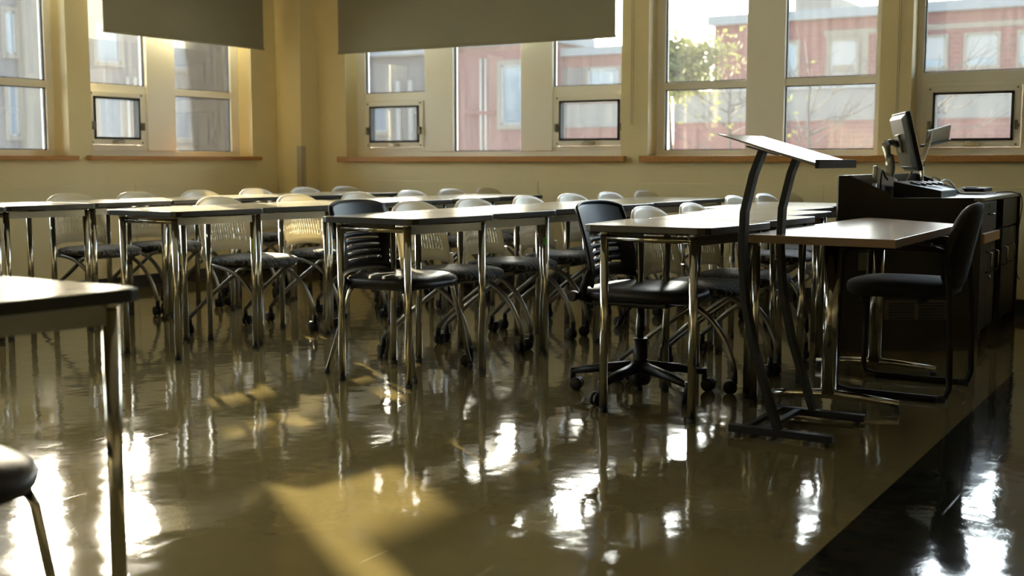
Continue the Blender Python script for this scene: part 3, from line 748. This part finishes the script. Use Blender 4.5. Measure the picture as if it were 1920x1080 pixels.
dc = empty('document_camera', (7.15, 1.58, .75), 'silver folding document camera standing in the console well right of the monitor', 'camera')
MB().box((7.05, 1.52, .750), (7.32, 1.66, .785)).build('base', M['greysh'], dc, bevel=.006)
MB().tube([(7.20, 1.60, .785), (7.175, 1.60, .965)], .010, 10).build('lower_arm', M['latch'], dc)
MB().tube([(6.90, 1.62, .86), (7.08, 1.60, .975)], .008, 8).build('strut', M['silver'], dc)
MB().tube([(7.155, 1.60, .965), (7.33, 1.60, 1.095), (7.36, 1.60, 1.16)], 1, rect=(.012, .008)).build('upper_arm', M['latch'], dc)
MB().lathe([(.016, 1.585), (.016, 1.615)], (7.165, 0, .965), 12, 'y').build('hinge', M['chrome'], dc)
MB().hexa([(7.30, 1.61, 1.075), (7.60, 1.54, 1.11), (7.60, 1.55, 1.11), (7.30, 1.62, 1.075), (7.30, 1.60, 1.155), (7.60, 1.53, 1.20), (7.60, 1.54, 1.20), (7.30, 1.61, 1.155)]).build('head', M['bronze'], dc, bevel=.003)
MB().hexa([(7.28, 1.60, 1.06), (7.60, 1.53, 1.10), (7.60, 1.57, 1.10), (7.28, 1.64, 1.06), (7.28, 1.60, 1.072), (7.60, 1.53, 1.112), (7.60, 1.57, 1.112), (7.28, 1.64, 1.072)]).build('head_tray', M['black'], dc)

sw = empty('control_box', (6.55, 1.47, .75), 'black control box with buttons and sockets lying in the console well', 'electronics')
MB().hexa([(6.36, 1.56, .750), (6.75, 1.56, .750), (6.80, 1.33, .750), (6.42, 1.33, .750), (6.36, 1.56, .872), (6.75, 1.56, .872), (6.80, 1.33, .825), (6.42, 1.33, .825)]).build('case', M['blackmetal'], sw, bevel=.004)
for k in range(5):
    x = 6.46 + .055 * k; y = 1.50 - .018 * k
    MB().hexa([(x, y, .858), (x + .03, y, .858), (x + .03, y - .05, .848), (x, y - .05, .848), (x, y, .872), (x + .03, y, .872), (x + .03, y - .05, .860), (x, y - .05, .860)]).build('button', M['greysh'], sw)
tag(MB().hexa([(6.84, 1.56, .751), (7.00, 1.56, .751), (7.02, 1.36, .751), (6.86, 1.36, .751), (6.84, 1.56, .83), (7.00, 1.56, .83), (7.02, 1.36, .80), (6.86, 1.36, .80)]).build('switch_box', M['greysh'], bevel=.005),
    'small grey switch box among the cables in the console well', 'electronics')
def cable(pts, r, m, lab):
    P_ = [Vector(p) for p in pts]; out = []
    for i in range(len(P_) - 1):
        p0 = P_[max(i - 1, 0)]; p1 = P_[i]; p2 = P_[i + 1]; p3 = P_[min(i + 2, len(P_) - 1)]
        for k in range(5):
            t = k / 5
            out.append(0.5 * ((2 * p1) + (p2 - p0) * t + (2 * p0 - 5 * p1 + 4 * p2 - p3) * t * t + (3 * p1 - p0 - 3 * p2 + p3) * t ** 3))
    out.append(P_[-1])
    tag(MB().tube(out, r, 6).build('cable', M[m]), lab, 'cable')
cable([(6.30, 1.60, .76), (6.26, 1.60, .86), (6.29, 1.60, .93), (6.34, 1.60, .90), (6.36, 1.59, .88)], .005, 'black', 'black cable looped at the left end of the console well')
cable([(6.84, 1.45, .84), (7.0, 1.42, .87), (7.05, 1.36, .80), (7.04, 1.30, .795), (7.10, 1.24, .795)], .007, 'cable_white', 'white cable curling out of the console well onto the counter')
cable([(7.0, 1.50, .84), (7.16, 1.46, .83), (7.18, 1.38, .80), (7.22, 1.30, .796), (7.2, 1.22, .796)], .006, 'cable_white', 'second white cable beside the document camera base')
cable([(7.30, 1.60, .79), (7.36, 1.58, .88), (7.45, 1.55, .86), (7.44, 1.52, .80)], .0035, 'black', 'thin black cable looped behind the document camera')
cable([(6.84, 1.42, .83), (6.92, 1.34, .80), (7.0, 1.25, .795), (7.2, 1.20, .795), (7.45, 1.24, .795), (7.52, 1.145, .795), (7.52, 1.10, .74), (7.40, 1.105, .50), (7.3, 1.08, .34), (7.34, 1.07, .30)], .0035, 'black',
      'thin black cable crossing the counter and hanging down the drawer side')
mo2 = MB().lathe([(.020, .790), (.032, .793), (.030, .808), (.014, .822)], (7.22, 1.40, 0), 14); mo2.build('computer_mouse', M['paper'])
tag(bpy.data.objects['computer_mouse'], 'small white mouse on the console counter right of the cables', 'mouse')
rm = empty('desk_phone', (7.45, 1.36, .79), 'black flat handset unit lying on the right of the console counter', 'phone')
MB().box((7.32, 1.28, .800), (7.60, 1.42, .822)).build('body', M['black'], rm, bevel=.006)
MB().box((7.40, 1.31, .790), (7.56, 1.40, .800)).build('base', M['black'], rm)
MB().box((7.36, 1.33, .822), (7.44, 1.39, .828)).build('keypad', M['greysh'], rm)

# ------------------------------------------------------------------ guest chair behind the teacher's table (faces +Y)
gc = empty('sled_base_chair', (5.2, 1.2, 0), 'black upholstered armchair on a black sled base tucked at the maple table', 'chair')
s_ = cushion(MB(), .225, .225, .415, .475, 0); 
s_.v = [(5.20 + x, 1.215 - y, z) for x, y, z in s_.v]; s_.build('seat', M['cloth'], gc)
P = (.215, .47, .800, .0, .0, .030, .020)
bk = MB(); n = 20
def back_ring(k, off):
    out = []
    for i in range(n):
        a = 2 * math.pi * i / n; c, s = math.cos(a), math.sin(a); e_ = 2.6
        u = math.copysign(abs(c) ** (2 / e_), c) * k; v = math.copysign(abs(s) ** (2 / e_), s) * k
        z = .625 + .185 * v
        yy = 1.005 - .075 * ((z - .44) / .36) + .03 * u * u
        out.append((5.20 + .225 * u, yy + off, z))
    return out
rs = [back_ring(.2, -.022), back_ring(.8, -.022), back_ring(.96, -.015), back_ring(1, 0), back_ring(.96, .018), back_ring(.8, .026), back_ring(.2, .026)]
bk.add([p for r in rs for p in r], [(i * n + k, i * n + (k + 1) % n, (i + 1) * n + (k + 1) % n, (i + 1) * n + k) for i in range(6) for k in range(n)] + [tuple(range(n))[::-1], tuple(6 * n + k for k in range(n))], True)
bk.build('backrest', M['cloth'], gc)
for s in (-1, 1):
    x = 5.20 + s * .225
    pts = [(x, 1.00, .60), (x, .985, .45), (x, .975, .20), (x, .972, .06), (x, .985, .022), (x, 1.02, .013), (x, 1.38, .013), (x, 1.425, .025), (x, 1.437, .06), (x, 1.43, .30), (x, 1.42, .58), (x, 1.40, .615), (x, 1.36, .625), (x, 1.05, .625), (x, 1.01, .612)]
    MB().tube(pts, .0125, 10).build('sled_frame', M['blackmetal'], gc)
    MB().box((x - .022, 1.06, .632), (x + .022, 1.36, .650)).build('armrest', M['black'], gc, bevel=.005)
    for y in (1.0, 1.40):
        MB().box((x - .016, y - .02, .0), (x + .016, y + .02, .02)).build('glide', M['gasket'], gc)
MB().tube([(4.975, 1.10, .405), (5.425, 1.10, .405)], .010, 8).build('cross_bar', M['blackmetal'], gc)
MB().tube([(4.975, 1.34, .405), (5.425, 1.34, .405)], .010, 8).build('cross_bar', M['blackmetal'], gc)
MB().tube([(4.975, 1.00, .56), (5.425, 1.00, .56)], .009, 8).build('cross_bar', M['blackmetal'], gc)

# ------------------------------------------------------------------ outdoors
GZ = -0.6
struct(MB().box((-60, YA + TH + .02, GZ - .1), (160, 160, GZ)).box((XB + TH + .02, -90, GZ - .1), (160, YA + TH + .02, GZ)), 'ground', M['bounce_ground'])
def bwin(to, parent, a, b, z0, z1, kind='blind', sur=.12, split=None):
    f = MB()
    f.box(to(a - sur, -.08, z0 - sur), to(a, .02, z1 + sur)).box(to(b, -.08, z0 - sur), to(b + sur, .02, z1 + sur)).box(to(a, -.08, z1), to(b, .02, z1 + sur)).box(to(a, -.10, z0 - sur), to(b, .02, z0))
    w_ = f.build('window_surround', M['limestone'], parent)
    MB().box(to(a, -.02, z0), to(b, -.01, z1)).build('pane', M['farglass'], w_)
    if kind == 'blind':
        MB().box(to(a + .05, -.04, z0 + (z1 - z0) * .28), to(b - .05, -.022, z1 - .04)).build('blind', M['farblind'], w_)
    f = MB().box(to(a, -.06, z0), to(a + .06, -.02, z1)).box(to(b - .06, -.06, z0), to(b, -.02, z1)).box(to(a, -.06, z1 - .06), to(b, -.02, z1)).box(to(a, -.06, z0), to(b, -.02, z0 + .06))
    f.build('window_frame', M['farblind'], w_)
toF = lambda X: (lambda u, w_, z: (X + w_, u, z))
toN = lambda Y: (lambda u, w_, z: (u, Y + w_, z))
bb = empty('brick_building', (50, 5, GZ), 'long red brick building with grey coping across the yard, right-hand windows', 'building')
t = toF(50)
MB().box(t(20.2, 0, GZ), t(-25, 8, 6.95)).build('brick_wall', M['brick'], bb)
MB().box(t(20.4, -.35, 6.90), t(-25, 8, 7.30)).build('coping', M['coping'], bb)
MB().box(t(22.1, 0, GZ), t(20.2, 5, 4.10)).build('low_wall', M['brick'], bb)
MB().box(t(22.1, -.06, 2.70), t(-25, 0, 4.02)).build('concrete_band', M['concrete'], bb)
MB().box(t(20.25, -.14, 4.02), t(-25, 0, 4.42)).build('sill_band', M['farblind'], bb)
MB().box(t(15.3, -.05, 6.20), t(-25, 0, 6.42)).build('lintel_band', M['limestone'], bb)
MB().box(t(15.2, -.03, 4.42), t(13.45, 0, 6.2)).build('bay_surround', M['limestone'], bb)
bwin(t, bb, 13.93, 14.97, 4.58, 5.96); bwin(t, bb, 16.45, 17.6, 4.58, 5.96, 'dark')
for k in range(9):
    a = 10.42 - k * 1.95
    bwin(t, bb, a, a + 1.12, 4.70, 5.90, 'blind')
for a in (12.1,):
    bwin(t, bb, a, a + .9, 4.70, 5.90, 'blind')
tag(MB().box((62, 20.6, GZ), (70, 18.7, 9.6)).build('tower_box', M['concrete']), 'pale concrete tower rising behind the brick building roof', 'building')
pw = empty('pink_building', (30, 19, GZ), 'pink-walled building wing with a tall window and white downpipes, middle window', 'building')
t = toF(30)
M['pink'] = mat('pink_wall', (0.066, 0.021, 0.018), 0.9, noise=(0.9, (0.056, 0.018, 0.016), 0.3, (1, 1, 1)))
MB().box(t(21.2, 0, GZ), t(16.95, 2, 4.45)).build('wall', M['pink'], pw)
MB().box(t(21.3, -.2, 4.35), t(16.8, 2.2, 4.62)).build('coping', M['coping'], pw)
MB().box(t(16.95, .5, GZ), t(14.4, 1.2, 4.0)).build('wall', M['pink'], pw)
MB().box(t(16.95, .44, 1.95), t(14.4, .5, 2.62)).build('concrete_band', M['concrete'], pw)
MB().box(t(16.95, .44, 2.85), t(14.4, .5, 3.65)).build('ribbon_panel', M['render'], pw)
MB().box(t(14.3, .3, 3.98), t(17, 1.3, 4.2)).build('coping', M['coping'], pw)
bwin(toF(30.4), pw, 15.1, 16.05, 2.95, 3.6, 'dark', .05)
bwin(t, pw, 17.95, 18.72, 2.05, 3.78, 'dark', .14)
for u in (19.42, 19.25):
    MB().tube([t(u, -.08, GZ), t(u, -.08, 4.0)], .035, 8).build('downpipe', M['pipe'], pw)
MB().box(t(18.9, -.12, 2.36), t(19.9, -.02, 2.46)).build('vent_box', M['brick'], pw)
gw = empty('grey_building', (33, 24, GZ), 'grey rendered building with white posts seen left in the middle window', 'building')
t = toF(33)
MB().box(t(32, 0, GZ), t(23.3, 5, 4.6)).build('wall', M['render'], gw)
for u in (24.1, 24.6, 26.3, 28.0):
    MB().box(t(u, -.15, GZ), t(u + .16, -.02, 3.7)).build('post', M['farblind'], gw)
MB().box(t(32.2, -.3, 4.55), t(23.2, 5, 4.8)).build('coping', M['coping'], gw)
bwin(t, gw, 25.2, 26.0, 2.0, 3.2, 'dark')
tag(MB().box((17.4, 30.0, GZ), (21.4, 31.5, 12.5)).build('tower_box', M['render']), 'tall grey sun blocker added out of view left of the rendered building', 'building')  # added out of view to keep the sun off the left window
aw = empty('rendered_building', (26, 30, GZ), 'grey rendered building with beige piers outside the left-hand windows', 'building')
t = toN(30)
MB().box(t(21.4, 0, GZ), t(30.25, 6, 6.6)).build('wall', M['render'], aw)
MB().box(t(21.4, -.25, 6.55), t(30.4, 6, 6.85)).build('coping', M['coping'], aw)
for a, b in ((22.0, 22.75), (29.25, 30.25)):
    MB().box(t(a, -.25, GZ), t(b, 0, 6.5)).build('pier', M['limestone'], aw)
for z0, z1 in ((1.7, 3.2), (4.0, 5.2)):
    for a in (21.58, 24.7, 27.75):
        bwin(t, aw, a, a + (.30 if a < 24 else .9 if a < 27 else 1.25), z0, z1, 'dark')
for u in (25.8, 26.1, 27.4):
    MB().tube([t(u, -.1, GZ), t(u, -.1, 3.6)], .05, 8).build('downpipe', M['pipe'], aw)
def tree(x, y, h, r, nleaf, lab, zc, lsz=.09, trunk=.10, low=.3):
    e = empty('tree', (x, y, GZ), lab, 'tree')
    rnd = random.Random(int(x * 13 + y))
    tr = MB().tube([(x, y, GZ), (x + .05, y, GZ + h * .35), (x - .05, y + .05, GZ + h * .7), (x, y, GZ + h * .93)], [trunk, trunk * .8, trunk * .5, trunk * .2], 8)
    tips = []
    for k in range(16):
        z = GZ + h * rnd.uniform(low, .85); a = rnd.uniform(0, 6.28); L = r * rnd.uniform(.6, 1.0)
        p = Vector((x, y, z)); q = p + Vector((math.cos(a) * L, math.sin(a) * L, L * rnd.uniform(.3, .8)))
        m_ = (p + q) / 2 + Vector((0, 0, -.1 * L)); tr.tube([p, m_, q], [trunk * .35, trunk * .22, trunk * .08], 5); tips += [q, m_]
        for j in range(3):
            q2 = m_ + (q - m_) * rnd.random() + Vector((rnd.uniform(-1, 1), rnd.uniform(-1, 1), rnd.uniform(-.1, .9))) * r * .35
            tr.tube([m_, q2], [trunk * .16, trunk * .05], 4); tips.append(q2)
    tr.build('trunk', M['bark'], e)
    if nleaf:
        lf = MB()
        for k in range(nleaf):
            c = rnd.choice(tips) + Vector((rnd.gauss(0, 1), rnd.gauss(0, 1), rnd.gauss(0, .8))) * r * .22
            a = Vector((rnd.gauss(0, 1), rnd.gauss(0, 1), rnd.gauss(0, 1))).normalized(); b = a.orthogonal().normalized(); s = lsz * rnd.uniform(.6, 1.4)
            lf.add([c - a * s, c + b * s * .5, c + a * s, c - b * s * .5], [(0, 1, 2, 3)])
        o = lf.build('foliage', M['leaf'], e); o['kind'] = 'stuff'
tree(38.0, 16.9, 6.0, 1.5, 7000, 'yellow-green budding tree outside the window left of the lectern', 3, .11, low=.62)
tree(23.0, 22.0, 4.6, 1.0, 900, 'small green tree outside the left-hand windows', 2)
tree(31.0, 9.8, 4.3, 2.3, 0, 'bare branching shrub outside the window behind the lectern', 2, trunk=.06)
tree(31.5, 12.2, 4.2, 2.0, 120, 'bare shrub with a few buds below the budding tree', 2, trunk=.06)
tree(32.0, 6.8, 4.6, 2.2, 0, 'bare branching shrub outside the window behind the monitor', 2, trunk=.06)
